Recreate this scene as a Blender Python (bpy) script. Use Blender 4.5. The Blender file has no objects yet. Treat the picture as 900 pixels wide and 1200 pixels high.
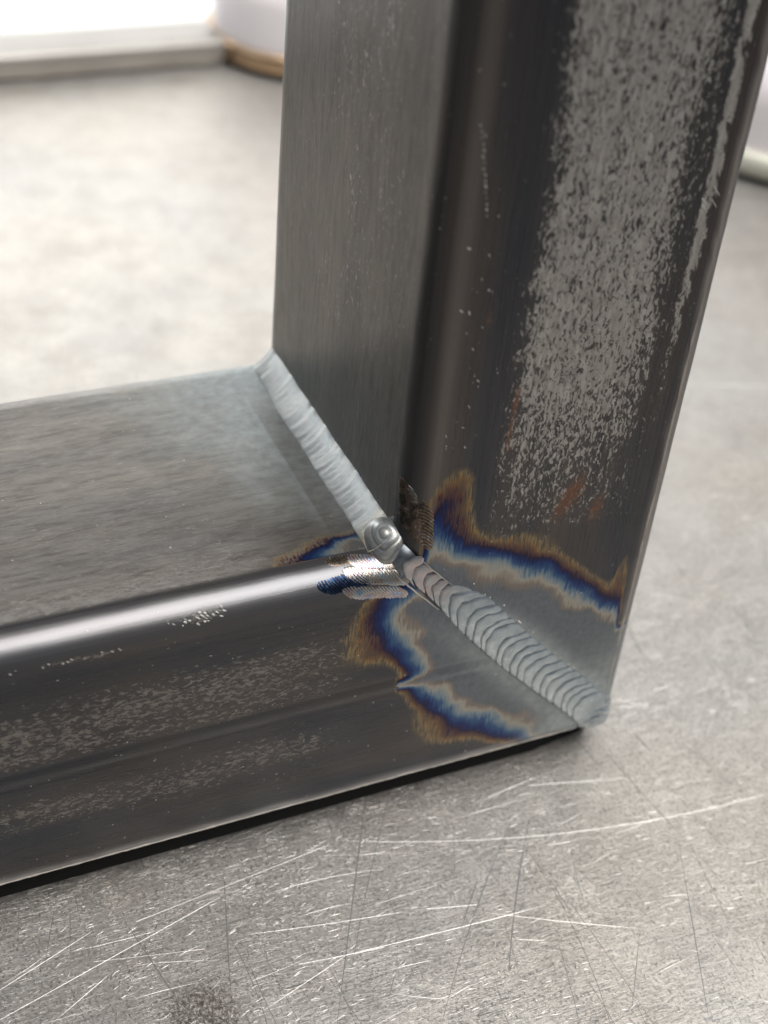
import bpy, bmesh, math, random
import numpy as np
from mathutils import Matrix, Vector, noise

random.seed(7)
rng = np.random.default_rng(11)
S = bpy.context.scene
COL = S.collection
MM = 0.001

# ------------------------------------------------------------------ camera
Mw = np.array([[0.9136292652816644, -0.39793936435649024, 0.08322155920456228],
               [-0.18368811043088373, -0.5866746450721994, -0.7887151189851378],
               [0.3626847718159909, 0.7053064037175341, -0.6090998548414055]])
CAM = np.array([-135.897, -158.164, 202.390])
cd = bpy.data.cameras.new("camera")
cam = bpy.data.objects.new("camera", cd)
COL.objects.link(cam)
R = Mw.T @ np.diag([1.0, -1.0, -1.0])
m4 = Matrix([[*R[0], CAM[0] * MM], [*R[1], CAM[1] * MM], [*R[2], CAM[2] * MM], [0, 0, 0, 1]])
cam.matrix_world = m4
cd.sensor_fit = 'VERTICAL'
cd.sensor_height = 36.0
cd.sensor_width = 27.0
cd.lens = 1726.94 / 1200 * 36
cd.clip_start = 0.005
cd.clip_end = 50
cd.dof.use_dof = True
cd.dof.focus_distance = 0.236
cd.dof.aperture_fstop = 15.0
S.camera = cam

# ------------------------------------------------------------------ light
W = bpy.data.worlds.new("World")
S.world = W
W.use_nodes = True
W.node_tree.nodes["Background"].inputs[0].default_value = (0.80, 0.88, 1.0, 1)
W.node_tree.nodes["Background"].inputs[1].default_value = 0.10


def area(name, loc, target, sx, sy, power, color):
    l = bpy.data.lights.new(name, 'AREA')
    l.shape = 'RECTANGLE'
    l.size, l.size_y, l.energy, l.color = sx, sy, power, color
    o = bpy.data.objects.new(name, l)
    COL.objects.link(o)
    o.location = loc
    o.rotation_euler = (Vector(target) - Vector(loc)).to_track_quat('-Z', 'Y').to_euler()
    return o


area("ceiling_lamp", (0.26, -0.34, 1.05), (-0.1, 0, 0), 1.2, 0.75, 17.0, (1.0, 0.975, 0.95))
area("rear_left_light", (-0.55, 0.45, 0.75), (-0.05, 0.02, 0.0), 0.28, 0.28, 1.2, (0.92, 0.97, 1.0))  # small unseen area light from the rear left
area("wall_fill", (0.15, 0.30, 1.0), (0.15, 0.90, 0.10), 1.6, 0.30, 12.6, (1.0, 0.995, 0.98)).data.spread = math.radians(80)  # added unseen light, spread narrowed to brighten the wall alone

S.view_settings.view_transform = 'Standard'
S.view_settings.look = 'None'
S.view_settings.exposure = 0.28
S.view_settings.gamma = 1.0
S.render.engine = 'CYCLES'
S.cycles.use_denoising = True
S.cycles.max_bounces = 4
S.cycles.caustics_reflective = False
S.cycles.caustics_refractive = False

# ------------------------------------------------------------------ helpers


def empty(name, loc=(0, 0, 0)):
    o = bpy.data.objects.new(name, None)
    o.empty_display_size = 0.02
    o.location = loc
    COL.objects.link(o)
    return o


def tag(o, label=None, cat=None, group=None, kind=None):
    if label: o['label'] = label
    if cat: o['category'] = cat
    if group: o['group'] = group
    if kind: o['kind'] = kind
    return o


def mesh(name, V, F, mat, parent=None, smooth=True, attrs=None):
    """V in millimetres"""
    me = bpy.data.meshes.new(name)
    V = np.asarray(V, dtype=np.float64) * MM
    F = np.asarray(F, dtype=np.int32)
    k = F.shape[1]
    me.vertices.add(len(V))
    me.vertices.foreach_set("co", V.astype(np.float32).ravel())
    me.loops.add(F.size)
    me.loops.foreach_set("vertex_index", F.ravel())
    me.polygons.add(len(F))
    me.polygons.foreach_set("loop_start", np.arange(0, F.size, k, dtype=np.int32))
    me.polygons.foreach_set("use_smooth", np.full(len(F), smooth))
    me.update(calc_edges=True)
    me.validate()
    for an, av in (attrs or {}).items():
        a = me.attributes.new(an, 'FLOAT', 'POINT')
        a.data.foreach_set("value", np.asarray(av, dtype=np.float32).ravel())
    me.materials.append(mat)
    o = bpy.data.objects.new(name, me)
    COL.objects.link(o)
    if parent: o.parent = parent
    return o


def grid_faces(n, m, flip=False, wrap=False):
    """n rows, m columns; vertex index i*m+j"""
    i, j = np.meshgrid(np.arange(n - 1), np.arange(m if wrap else m - 1), indexing='ij')
    j2 = (j + 1) % m
    a, b, c, d = i * m + j, i * m + j2, (i + 1) * m + j2, (i + 1) * m + j
    f = np.stack([a, b, c, d] if not flip else [a, d, c, b], -1).reshape(-1, 4)
    return f


def vnoise(x, y, seed=0):
    """cheap smooth value noise, arrays in, about -1..1 out"""
    r = np.random.default_rng(seed)
    T = r.uniform(-1, 1, (64, 64))
    xi, yi = np.floor(x).astype(int), np.floor(y).astype(int)
    fx, fy = x - xi, y - yi
    fx, fy = fx * fx * (3 - 2 * fx), fy * fy * (3 - 2 * fy)
    g = lambda a, b: T[a % 64, b % 64]
    return (g(xi, yi) * (1 - fx) * (1 - fy) + g(xi + 1, yi) * fx * (1 - fy)
            + g(xi, yi + 1) * (1 - fx) * fy + g(xi + 1, yi + 1) * fx * fy)


def sstep(a, b, x):
    t = np.clip((x - a) / (b - a), 0, 1)
    return t * t * (3 - 2 * t)


def gauss(x, z, cx, cz, sx, sz, rot=0.0):
    c, s = math.cos(rot), math.sin(rot)
    dx, dz = x - cx, z - cz
    return np.exp(-((dx * c + dz * s) / sx) ** 2 - ((-dx * s + dz * c) / sz) ** 2)


class Nodes:
    def __init__(s, name):
        s.m = bpy.data.materials.new(name)
        s.m.use_nodes = True
        s.t = s.m.node_tree
        s.t.nodes.clear()
        s.out = s.t.nodes.new('ShaderNodeOutputMaterial')
        s.b = s.t.nodes.new('ShaderNodeBsdfPrincipled')
        s.t.links.new(s.b.outputs[0], s.out.inputs[0])

    def n(s, typ, **kw):
        x = s.t.nodes.new('ShaderNode' + typ)
        for k, v in kw.items(): setattr(x, k, v)
        return x

    def put(s, sock, v):
        if isinstance(v, bpy.types.NodeSocket):
            s.t.links.new(v, sock)
        elif v is not None:
            if sock.type == 'RGBA' and len(v) == 3: v = (*v, 1)
            sock.default_value = v

    def co(s):
        if not hasattr(s, '_co'):
            tc = s.n('TexCoord')
            mp = s.n('Mapping')
            mp.inputs['Scale'].default_value = (1000, 1000, 1000)
            s.t.links.new(tc.outputs['Object'], mp.inputs[0])
            s._co = mp.outputs[0]
        return s._co

    def map(s, scale=(1, 1, 1), rot=(0, 0, 0), loc=(0, 0, 0), src=None):
        mp = s.n('Mapping')
        mp.inputs['Scale'].default_value = scale
        mp.inputs['Rotation'].default_value = rot
        mp.inputs['Location'].default_value = loc
        s.put(mp.inputs[0], src or s.co())
        return mp.outputs[0]

    def noise(s, vec, scale=1.0, detail=3.0, rough=0.5, dist=0.0, color=False):
        x = s.n('TexNoise')
        s.put(x.inputs['Vector'], vec)
        x.inputs['Scale'].default_value = scale
        x.inputs['Detail'].default_value = detail
        x.inputs['Roughness'].default_value = rough
        x.inputs['Distortion'].default_value = dist
        return x.outputs['Color' if color else 'Fac']

    def math(s, op, a, b=0.0, c=0.0, clamp=False):
        x = s.n('Math', operation=op)
        x.use_clamp = clamp
        s.put(x.inputs[0], a)
        s.put(x.inputs[1], b)
        s.put(x.inputs[2], c)
        return x.outputs[0]

    def rng(s, v, a, b, c=0.0, d=1.0, smooth=False):
        x = s.n('MapRange')
        x.clamp = True
        if smooth: x.interpolation_type = 'SMOOTHSTEP'
        s.put(x.inputs['Value'], v)
        for i, q in zip(('From Min', 'From Max', 'To Min', 'To Max'), (a, b, c, d)): s.put(x.inputs[i], q)
        return x.outputs[0]

    def mix(s, f, a, b, mode='MIX'):
        x = s.n('Mix', data_type='RGBA', blend_type=mode)
        s.put(x.inputs[0], f)
        s.put(x.inputs[6], a)
        s.put(x.inputs[7], b)
        return x.outputs[2]

    def mixf(s, f, a, b):
        x = s.n('Mix', data_type='FLOAT')
        s.put(x.inputs[0], f)
        s.put(x.inputs[2], a)
        s.put(x.inputs[3], b)
        return x.outputs[0]

    def ramp(s, v, stops, interp='LINEAR'):
        x = s.n('ValToRGB')
        r = x.color_ramp
        r.interpolation = interp
        r.elements.remove(r.elements[1])
        r.elements[0].position = stops[0][0]
        r.elements[0].color = (*stops[0][1], 1)
        for p, c in stops[1:]:
            e = r.elements.new(p)
            e.color = (*c, 1)
        s.put(x.inputs[0], v)
        return x

    def attr(s, name):
        return s.n('Attribute', attribute_name=name).outputs['Fac']

    def bump(s, h, dist=0.05, strength=1.0, normal=None):
        x = s.n('Bump')
        x.inputs['Strength'].default_value = strength
        x.inputs['Distance'].default_value = dist * MM
        s.put(x.inputs['Height'], h)
        if normal: s.put(x.inputs['Normal'], normal)
        return x.outputs[0]

    def set(s, **kw):
        for k, v in kw.items():
            s.put(s.b.inputs[k.replace('_', ' ')], v)
        return s.m


# ------------------------------------------------------------------ materials
HEAT = [(0.00, (0.050, 0.048, 0.046)), (0.08, (0.10, 0.078, 0.055)), (0.17, (0.27, 0.20, 0.095)), (0.24, (0.25, 0.145, 0.05)), (0.31, (0.11, 0.042, 0.020)),
        (0.36, (0.050, 0.014, 0.026)), (0.41, (0.008, 0.008, 0.035)), (0.49, (0.005, 0.020, 0.105)),
        (0.58, (0.028, 0.075, 0.17)), (0.66, (0.14, 0.20, 0.25)), (0.75, (0.30, 0.29, 0.25)),
        (0.83, (0.185, 0.155, 0.135)), (0.92, (0.115, 0.132, 0.152)), (1.0, (0.12, 0.14, 0.16))]


def steel(name, kind):
    """dark mill scale, pale scale patches, heat tint, weld ash, rust; kind: 'across' grain along x or 'upright' along z"""
    N = Nodes(name)
    along = kind == 'across'
    sc = (0.28, 1, 1) if along else (1, 1, 0.28)
    heat, ash, scale, rust, face = (N.attr(a) for a in ('temper_tint', 'ash', 'scale', 'rust', 'face'))
    # --- base oxide: dark, slightly blue or brown drift, fine drawn lines along the tube
    drift = N.noise(N.map(scale=(0.02, 0.12, 0.12) if along else (0.12, 0.12, 0.015)), 1.0, 3)
    lines = N.noise(N.map(scale=(0.02, 2.2, 2.2) if along else (2.2, 2.2, 0.02)), 1.0, 4, 0.6)
    base = N.mix(N.rng(drift, 0.35, 0.65), (0.036, 0.040, 0.049), (0.064, 0.057, 0.054))
    # inner (top/left) faces get a browner, lighter base colour
    base = N.mix(face, base, N.mix(N.rng(drift, 0.3, 0.7), *(((0.165, 0.155, 0.145), (0.245, 0.220, 0.188)) if along else ((0.078, 0.068, 0.058), (0.130, 0.112, 0.090)))))
    base = N.mix(N.math('MULTIPLY', N.rng(lines, 0.4, 0.8), N.mixf(face, 0.12, 0.35)), base, (0.17, 0.16, 0.15))
    mot = N.noise(N.map(scale=(0.16, 0.9, 0.9) if along else (0.9, 0.9, 0.12)), 1.0, 5, 0.7, 0.4)
    base = N.mix(N.math('MULTIPLY', face, N.rng(mot, 0.42, 0.68, 0.0, 0.75)), base, (0.085, 0.075, 0.068) if along else (0.035, 0.033, 0.034))
    mo2 = N.noise(N.map(scale=(0.5, 3.0, 3.0) if along else (3.0, 3.0, 0.35), loc=(5, 3, 8)), 1.0, 4, 0.7)
    base = N.mix(N.math('MULTIPLY', face, N.rng(mo2, 0.57, 0.68, 0.0, 0.55)), base, (0.33, 0.31, 0.28) if along else (0.26, 0.25, 0.22))
    # --- pale patch pattern : elongated worms
    base = N.mix(N.attr('rubbed_sheen'), base, N.mix(lines, *(((0.30, 0.30, 0.32), (0.42, 0.41, 0.41)) if along else ((0.26, 0.225, 0.205), (0.38, 0.34, 0.31)))))  # rubbed steel tone with the edge highlight painted in
    warp = N.noise(N.map(scale=(0.6, 0.6, 0.6)), 1.0, 2, 0.5, color=True)
    wv = N.n('VectorMath', operation='MULTIPLY_ADD')
    N.put(wv.inputs[0], warp)
    wv.inputs[1].default_value = (1.6, 1.6, 1.6)
    N.put(wv.inputs[2], N.co())
    worms = N.noise(N.map(scale=(0.65, 2.3, 2.3) if along else (2.3, 2.3, 0.70), src=wv.outputs[0]), 1.0, 2.4, 0.5, 0.25)
    big = N.noise(N.map(scale=(0.05, 0.3, 0.3) if along else (0.35, 0.3, 0.05)), 1.0, 3)
    ridge = N.noise(N.map(scale=(0.50, 1.7, 1.7) if along else (1.9, 1.9, 0.50), src=wv.outputs[0], loc=(17, 5, 9)), 1.0, 1.5, 0.5, 0.6)
    ridge = N.rng(N.math('ABSOLUTE', N.math('SUBTRACT', ridge, 0.5)), 0.0, 0.05, -0.10, 0.03)
    worms = N.math('ADD', worms, ridge)
    base = N.mix(N.math('MULTIPLY', N.rng(scale, 0.1, 0.9), N.rng(big, 0.3, 0.7, 0.15, 0.55)), base, (0.105, 0.098, 0.09))
    thr = N.math('ADD', N.math('MULTIPLY', scale, -0.405), N.math('MULTIPLY_ADD', big, -0.30, 0.95))
    patch = N.rng(N.math('SUBTRACT', worms, thr), -0.035, 0.045)
    pale = N.mix(N.rng(N.noise(N.map(scale=(0.3, 1.2, 1.2) if along else (1.2, 1.2, 0.25)), 1.0, 4, 0.7), 0.32, 0.68), (0.24, 0.225, 0.205), (0.46, 0.445, 0.42))
    if along: pale = N.mix(0.6, pale, (0.115, 0.10, 0.085))
    col = N.mix(patch, base, pale)
    # --- rust
    rn = N.noise(N.map(scale=(1.9, 1.9, 1.3)), 1.0, 5, 0.75, 0.5)
    rmask = N.rng(N.math('ADD', rn, N.math('MULTIPLY', rust, 0.42)), 0.74, 0.92)
    col = N.mix(N.math('MULTIPLY', rmask, 0.8), col, N.mix(rn, (0.075, 0.032, 0.02), (0.25, 0.10, 0.04)))
    # --- heat tint: a temperature field, feathered by fine streaks
    st = N.noise(N.map(scale=(2.6, 1.0, 0.35), rot=(0, math.radians(38), 0)), 1.0, 3, 0.6)
    wob = N.noise(N.map(scale=(0.15, 0.15, 0.15)), 1.0, 2, 0.5)
    rag = N.rng(N.noise(N.map(scale=(0.11, 0.11, 0.11), loc=(3, 8, 1)), 1.0, 2), 0.40, 0.62, 0.15, 1.0)
    inside = N.rng(heat, 0.02, 0.2)
    h2 = N.math('ADD', heat, N.math('MULTIPLY', inside, N.math('ADD', N.math('MULTIPLY', N.math('MULTIPLY_ADD', st, 0.44, -0.22), rag), N.math('MULTIPLY_ADD', wob, 0.40, -0.20))))
    h2 = N.math('MULTIPLY', h2, N.rng(heat, 0.0, 0.08))
    hr = N.ramp(h2, HEAT)
    hmask = N.math('MULTIPLY', N.rng(h2, 0.0, 0.24, 0.0, 1.0, True), N.math('MAXIMUM', N.rng(h2, 0.26, 0.40), N.rng(st, 0.40, 0.62, 0.14, 1.0)))
    hmask = N.math('MULTIPLY', hmask, N.math('SUBTRACT', 1.0, N.math('MULTIPLY', N.rng(heat, 0.93, 1.0), N.math('MULTIPLY', face, 0.8))))
    col = N.mix(hmask, col, hr.outputs[0])
    fleck = N.noise(N.map(scale=(0.9, 0.9, 0.9)), 1.0, 4, 0.65)
    col = N.mix(N.math('MULTIPLY', N.rng(heat, 0.86, 0.95), N.rng(fleck, 0.40, 0.7, 0, 0.45)), col, (0.055, 0.06, 0.068))
    # --- pale weld ash
    an = N.noise(N.map(scale=(0.5, 0.5, 0.5)), 1.0, 4, 0.6)
    amask = N.math('MULTIPLY', ash, N.rng(an, 0.25, 0.65, 0.5, 1.0), clamp=True)
    col = N.mix(amask, col, N.mix(an, (0.34, 0.40, 0.42), (0.50, 0.54, 0.53)))
    # --- bright specks of dust and spatter
    vo = N.n('TexVoronoi', feature='F1')
    N.put(vo.inputs['Vector'], N.map(scale=(0.55, 0.55, 0.55)))
    vo.inputs['Scale'].default_value = 1.0
    vo.inputs['Randomness'].default_value = 1.0
    sp = N.n('SeparateColor')
    N.put(sp.inputs[0], vo.outputs['Color'])
    rad = N.rng(sp.outputs[0], 0.55, 1.0, 0.0, 0.085)
    speck = N.math('LESS_THAN', vo.outputs['Distance'], rad)
    col = N.mix(N.math('MULTIPLY', speck, 0.75), col, (0.55, 0.54, 0.50))
    # --- gloss
    rgh = N.mixf(patch, N.mixf(face, 0.26, 0.31), 0.48)
    rgh = N.math('ADD', rgh, N.math('MULTIPLY_ADD', lines, 0.16, -0.06))
    rgh = N.mixf(N.math('MULTIPLY', N.attr('rubbed_sheen'), 0.8), rgh, 0.42)
    rgh = N.mixf(hmask, rgh, 0.30)
    rgh = N.mixf(rmask, rgh, 0.75)
    rgh = N.mixf(amask, rgh, 0.55)
    met = N.mixf(rmask, 0.72, 0.1)
    met = N.mixf(speck, met, 0.0)
    met = N.mixf(amask, met, 0.45)
    hgt = N.math('ADD', N.math('MULTIPLY', patch, 0.30), N.math('MULTIPLY', lines, 0.55))
    hgt = N.math('ADD', hgt, N.math('MULTIPLY', N.math('MULTIPLY', st, hmask), 1.6))
    hgt = N.math('ADD', hgt, N.math('MULTIPLY', rn, 0.5))
    nb = N.bump(hgt, 0.045, 0.8)
    return N.set(Base_Color=col, Metallic=met, Roughness=rgh, Normal=nb)


M_H = steel("mill_scale_across", 'across')
M_V = steel("mill_scale_upright", 'upright')


def bead_mat(name, c0, c1, rough=0.42, ripple=0.42, warm=None):
    N = Nodes(name)
    a = N.noise(N.map(scale=(0.7, 0.7, 0.7)), 1.0, 4, 0.6)
    b = N.noise(N.map(scale=(4, 4, 4)), 1.0, 3, 0.6)
    col = N.mix(N.rng(a, 0.3, 0.7), c0, c1)
    cr = N.attr('crease')
    col = N.mix(N.math('MULTIPLY', cr, ripple), col, tuple(x * 0.25 for x in c0))
    if warm:
        col = N.mix(N.math('MULTIPLY', N.attr('warm'), N.rng(a, 0.35, 0.6, 0.25, 1.0)), col, N.mix(N.rng(a, 0.35, 0.65), *warm))
    h = N.math('ADD', N.math('MULTIPLY', b, 0.10), N.math('MULTIPLY', a, 0.6))
    rg = N.math('ADD', N.math('MULTIPLY', b, 0.18), rough - 0.09)
    return N.set(Base_Color=col, Metallic=0.75, Roughness=rg, Normal=N.bump(h, 0.08, 0.6))


M_BEAD = bead_mat("weld_ripple_metal", (0.29, 0.345, 0.375), (0.43, 0.48, 0.51), 0.24, 0.45, warm=((0.25, 0.19, 0.19), (0.38, 0.33, 0.335)))
M_FIL = bead_mat("weld_fillet_metal", (0.36, 0.385, 0.39), (0.44, 0.445, 0.435), 0.40, 0.25, warm=((0.30, 0.22, 0.13), (0.5, 0.40, 0.22)))
M_DARKBEAD = bead_mat("weld_puddle_metal", (0.13, 0.15, 0.17), (0.26, 0.28, 0.30), 0.35, warm=((0.25, 0.18, 0.13), (0.42, 0.35, 0.25)))


M_CRATER = bead_mat("weld_crater_metal", (0.30, 0.33, 0.35), (0.50, 0.53, 0.55), 0.33, 0.85, warm=((0.35, 0.24, 0.16), (0.62, 0.52, 0.34)))


def mark_mat(name, stops):
    N = Nodes(name)
    v = N.noise(N.map(scale=(0.55, 0.55, 0.55)), 1.0, 3, 0.6, 0.6)
    f = N.noise(N.map(scale=(5, 1.2, 1.2), rot=(0.4, 0.6, 0.2)), 1.0, 3, 0.6)
    v2 = N.math('ADD', v, N.math('MULTIPLY_ADD', f, 0.35, -0.17))
    v2 = N.rng(v2, 0.25, 0.75)
    r = N.ramp(v2, stops)
    col = N.mix(N.math('MULTIPLY', N.attr('crease'), 0.95), r.outputs[0], (0.02, 0.02, 0.022))
    return N.set(Base_Color=col, Metallic=0.9, Roughness=0.28, Normal=N.bump(f, 0.08, 0.8))


M_MARK_DARK = mark_mat("tint_mark_dark", [(0.0, (0.03, 0.03, 0.04)), (0.35, (0.10, 0.085, 0.07)), (0.5, (0.24, 0.185, 0.12)), (0.62, (0.17, 0.10, 0.10)), (0.78, (0.30, 0.34, 0.30)), (1.0, (0.5, 0.5, 0.45))])
M_MARK_PALE = mark_mat("tint_mark_pale", [(0.0, (0.25, 0.36, 0.50)), (0.3, (0.50, 0.54, 0.57)), (0.5, (0.52, 0.46, 0.36)), (0.62, (0.42, 0.28, 0.32)), (0.78, (0.32, 0.48, 0.66)), (1.0, (0.70, 0.72, 0.72))])
M_MARK_BLUE = mark_mat("tint_mark_blue", [(0.0, (0.008, 0.01, 0.03)), (0.5, (0.02, 0.04, 0.09)), (1.0, (0.10, 0.20, 0.35))])


def simple(name, c, rough=0.5, metal=0.0, vary=0.1, scale=0.2, bump=0.0):
    N = Nodes(name)
    a = N.noise(N.map(scale=(scale,) * 3), 1.0, 4, 0.6)
    col = N.mix(a, tuple(max(0, x * (1 - vary)) for x in c), tuple(min(1, x * (1 + vary)) for x in c))
    kw = dict(Base_Color=col, Metallic=metal, Roughness=rough)
    if bump: kw['Normal'] = N.bump(a, bump, 0.6)
    return N.set(**kw)


M_BRIGHT = simple("bare_edge_metal", (0.62, 0.60, 0.57), 0.30, 1.0, 0.2, 1.5, 0.05)
M_FLAKE = simple("pale_flake", (0.50, 0.49, 0.46), 0.5, 0.3, 0.15, 1.0)


TZ = -4.0          # table height: the frame stands a few millimetres above it


def px2table(px, py, z=TZ):
    d = Mw.T @ np.array([(px - 450) / 1726.94, (py - 600) / 1726.94, 1.0])
    s = (z - CAM[2]) / d[2]
    p = CAM + s * d
    return p[0], p[1]


def table_mat():
    N = Nodes("scratched_sheet_steel")
    co = N.co()
    a = N.noise(N.map(scale=(0.012, 0.012, 0.012)), 1.0, 5, 0.6)
    b = N.noise(N.map(scale=(1.9, 1.15, 1.5)), 1.0, 5, 0.8, 0.2)
    c = N.noise(N.map(scale=(0.08, 0.08, 0.08)), 1.0, 4, 0.65)
    # fine scratches: four directions of strongly stretched noise, broken up by a coarse one
    sc = None
    for k, (ang, s1, s2) in enumerate([(12, 0.22, 4.5), (-24, 0.25, 5.2), (78, 0.25, 4.2), (50, 0.3, 5.6), (-62, 0.3, 6.0), (3, 0.16, 3.4)]):
        n = N.noise(N.map(scale=(s1, s2, 1), rot=(0, 0, math.radians(ang)), loc=(k * 13.1, k * 7.7, 0)), 1.0, 2.5, 0.6, 0.0)
        g = N.noise(N.map(scale=(0.10, 0.10, 1), loc=(k * 31.0, k * 17.0, 0)), 1.0, 2)
        l = N.math('MULTIPLY', N.rng(n, 0.60, 0.70), N.rng(g, 0.42, 0.60))
        sc = l if sc is None else N.math('MAXIMUM', sc, l)
    dk = None
    for k, (ang, s1, s2) in enumerate([(84, 0.045, 2.0), (70, 0.05, 2.6), (98, 0.04, 2.2)]):
        n = N.noise(N.map(scale=(s1, s2, 1), rot=(0, 0, math.radians(ang)), loc=(k * 23.1 + 9, k * 3.7, 0)), 1.0, 2, 0.5)
        l = N.rng(n, 0.66, 0.74)
        dk = l if dk is None else N.math('MAXIMUM', dk, l)
    pit = N.rng(b, 0.50, 0.66)
    col = N.mix(N.rng(a, 0.3, 0.7), (0.56, 0.545, 0.52), (0.63, 0.575, 0.505))
    col = N.mix(N.rng(c, 0.42, 0.70, 0, 0.4), col, (0.36, 0.32, 0.30))
    col = N.mix(N.math('MULTIPLY', pit, 0.95), col, (0.15, 0.148, 0.145))
    col = N.mix(N.math('MULTIPLY', sc, 0.65), col, (0.85, 0.84, 0.82))
    col = N.mix(N.math('MULTIPLY', dk, 0.45), col, (0.16, 0.155, 0.15))
    sx, sy = px2table(238, 1190)
    vd = N.n('VectorMath', operation='DISTANCE')
    N.put(vd.inputs[0], co)
    vd.inputs[1].default_value = (sx, sy, TZ)
    stain = N.math('MULTIPLY', N.rng(vd.outputs['Value'], 3.0, 9.0, 1.0, 0.0, True), N.rng(b, 0.42, 0.52))
    col = N.mix(N.math('MULTIPLY', stain, 0.75), col, (0.10, 0.075, 0.06))
    h = N.math('ADD', N.math('MULTIPLY', sc, -0.8), N.math('MULTIPLY', b, 0.9))
    rg = N.math('ADD', N.rng(c, 0.3, 0.7, 0.34, 0.44), N.math('MULTIPLY', sc, 0.12))
    return N.set(Base_Color=col, Metallic=0.85, Roughness=rg, Normal=N.bump(h, 0.15, 0.85))


M_TABLE = table_mat()
M_WALL = simple("white_wall_paint", (0.85, 0.855, 0.855), 0.7, 0.0, 0.02, 0.002)
M_FLOOR = simple("pale_floor", (0.62, 0.62, 0.60), 0.6, 0.0, 0.1, 0.003)
M_BAR = simple("dull_grey_bar_steel", (0.29, 0.275, 0.255), 0.42, 0.7, 0.15, 0.05)

# ------------------------------------------------------------------ setting


def box(name, a, b, mat, parent=None, bev=0.0, seg=3):
    bm = bmesh.new()
    bmesh.ops.create_cube(bm, size=1)
    for v in bm.verts:
        v.co = [((a[i] + b[i]) / 2 + v.co[i] * (b[i] - a[i])) * MM for i in range(3)]
    if bev:
        bmesh.ops.bevel(bm, geom=bm.edges[:], offset=bev * MM, segments=seg, affect='EDGES', profile=0.5)
    me = bpy.data.meshes.new(name)
    bm.to_mesh(me)
    bm.free()
    for p in me.polygons: p.use_smooth = bev > 0
    me.materials.append(mat)
    o = bpy.data.objects.new(name, me)
    COL.objects.link(o)
    if parent: o.parent = parent
    return o


tag(box("wall", (-1800, 900, -900), (2200, 930, 700), M_WALL), kind='structure')
tag(box("floor", (-1800, -1200, -930), (2200, 899, -900), M_FLOOR), kind='structure')

table = empty("work_table", (0, 0, 0))
tag(table, "scratched bare steel work table under the welded frame", "table")
box("table_top", (-650, -420, TZ - 6), (700, 372, TZ), M_TABLE, table, 1.2)
for lx in (-600, 650):
    for ly in (-370, 322):
        box("leg", (lx - 20, ly - 20, -899), (lx + 20, ly + 20, TZ - 6.2), M_BAR, table, 2)

# long scratches scored in the table: thin raised burr lines
def scratches(name, items, mat, parent, width):
    V, F = [], []
    for (x, y, ang, ln, curv, w) in items:
        n = max(3, int(ln / 5))
        base = len(V)
        px, py, a = x, y, ang
        for i in range(n + 1):
            t = i / n
            ww = w * (math.sin(math.pi * min(max(t, 0.03), 0.97)) ** 0.5) * random.uniform(0.6, 1.15) * 0.5
            nx, ny = -math.sin(a), math.cos(a)
            for k, hz in ((-1, 0.001), (0, 0.022), (1, 0.001)):
                V.append((px + nx * ww * k, py + ny * ww * k, TZ + hz))
            px += math.cos(a) * ln / n
            py += math.sin(a) * ln / n
            a += curv * ln / n
        for i in range(n):
            for k in (0, 1):
                p = base + i * 3 + k
                F.append((p, p + 3, p + 4, p + 1))
    o = mesh(name, V, F, mat, parent, smooth=False)
    return tag(o, kind='stuff')


def under_frame(x, y):
    return -320 < x < 2 and -3 < y < 68


items = []
for _ in range(2000):
    x, y = random.uniform(-150, 130), random.uniform(-90, 120)
    d = random.choice([10, 14, -20, 25, 5, 85, 75, 60, -40, -10, 18, 8])
    ln = min(45, random.expovariate(1 / 5.5) + 0.8)
    items.append((x, y, math.radians(d + random.gauss(0, 9)), ln, random.gauss(0, 0.012), random.uniform(0.04, 0.11)))
def pl(p, q, w, curv=0.0):
    a, b = px2table(*p), px2table(*q)
    ln = math.dist(a, b)
    items.append((a[0], a[1], math.atan2(b[1] - a[1], b[0] - a[0]) - curv * ln / 2, ln, curv, w))
for p, q, w, c in [((400, 985), (900, 925), .24, .0045), ((620, 920), (735, 912), .22, 0), ((0, 1195), (260, 1050), .2, 0), ((160, 1080), (385, 990), .28, 0),
                   ((340, 970), (900, 1000), .1, .001), ((110, 1127), (240, 1112), .26, 0), ((290, 1095), (470, 1068), .2, .002), ((350, 1130), (450, 1110), .3, 0),
                   ((500, 1065), (560, 1060), .3, 0), ((560, 1068), (760, 1088), .16, .002), ((260, 995), (350, 993), .22, 0), ((270, 968), (390, 975), .18, .002),
                   ((722, 829), (760, 826), .3, 0), ((760, 770), (776, 768), .3, 0), ((400, 1120), (640, 1060), .18, .001), ((640, 990), (668, 986), .4, 0),
                   ((0, 1160), (110, 1090), .18, 0), ((60, 1200), (130, 1140), .16, 0), ((300, 1190), (420, 1110), .14, 0), ((806, 450), (925, 453), 1.5, 0)]:
    pl(p, q, w, c)
items = [i for i in items if not under_frame(i[0], i[1])]
M_SCR = simple("scratch_burr", (0.66, 0.64, 0.61), 0.42, 0.9, 0.15, 0.6)
scratches("scratch_marks", items, M_SCR, table, 0.1)
M_DSCR = simple("dark_score", (0.24, 0.235, 0.225), 0.55, 0.5, 0.2, 0.8)
items = []
for _ in range(320):
    x, y = random.uniform(-140, 130), random.uniform(-90, 100)
    if under_frame(x, y): continue
    items.append((x, y, math.radians(random.gauss(82, 14)), min(60, random.expovariate(1 / 14) + 3), random.gauss(0, 0.006), random.uniform(0.08, 0.17)))
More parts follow.
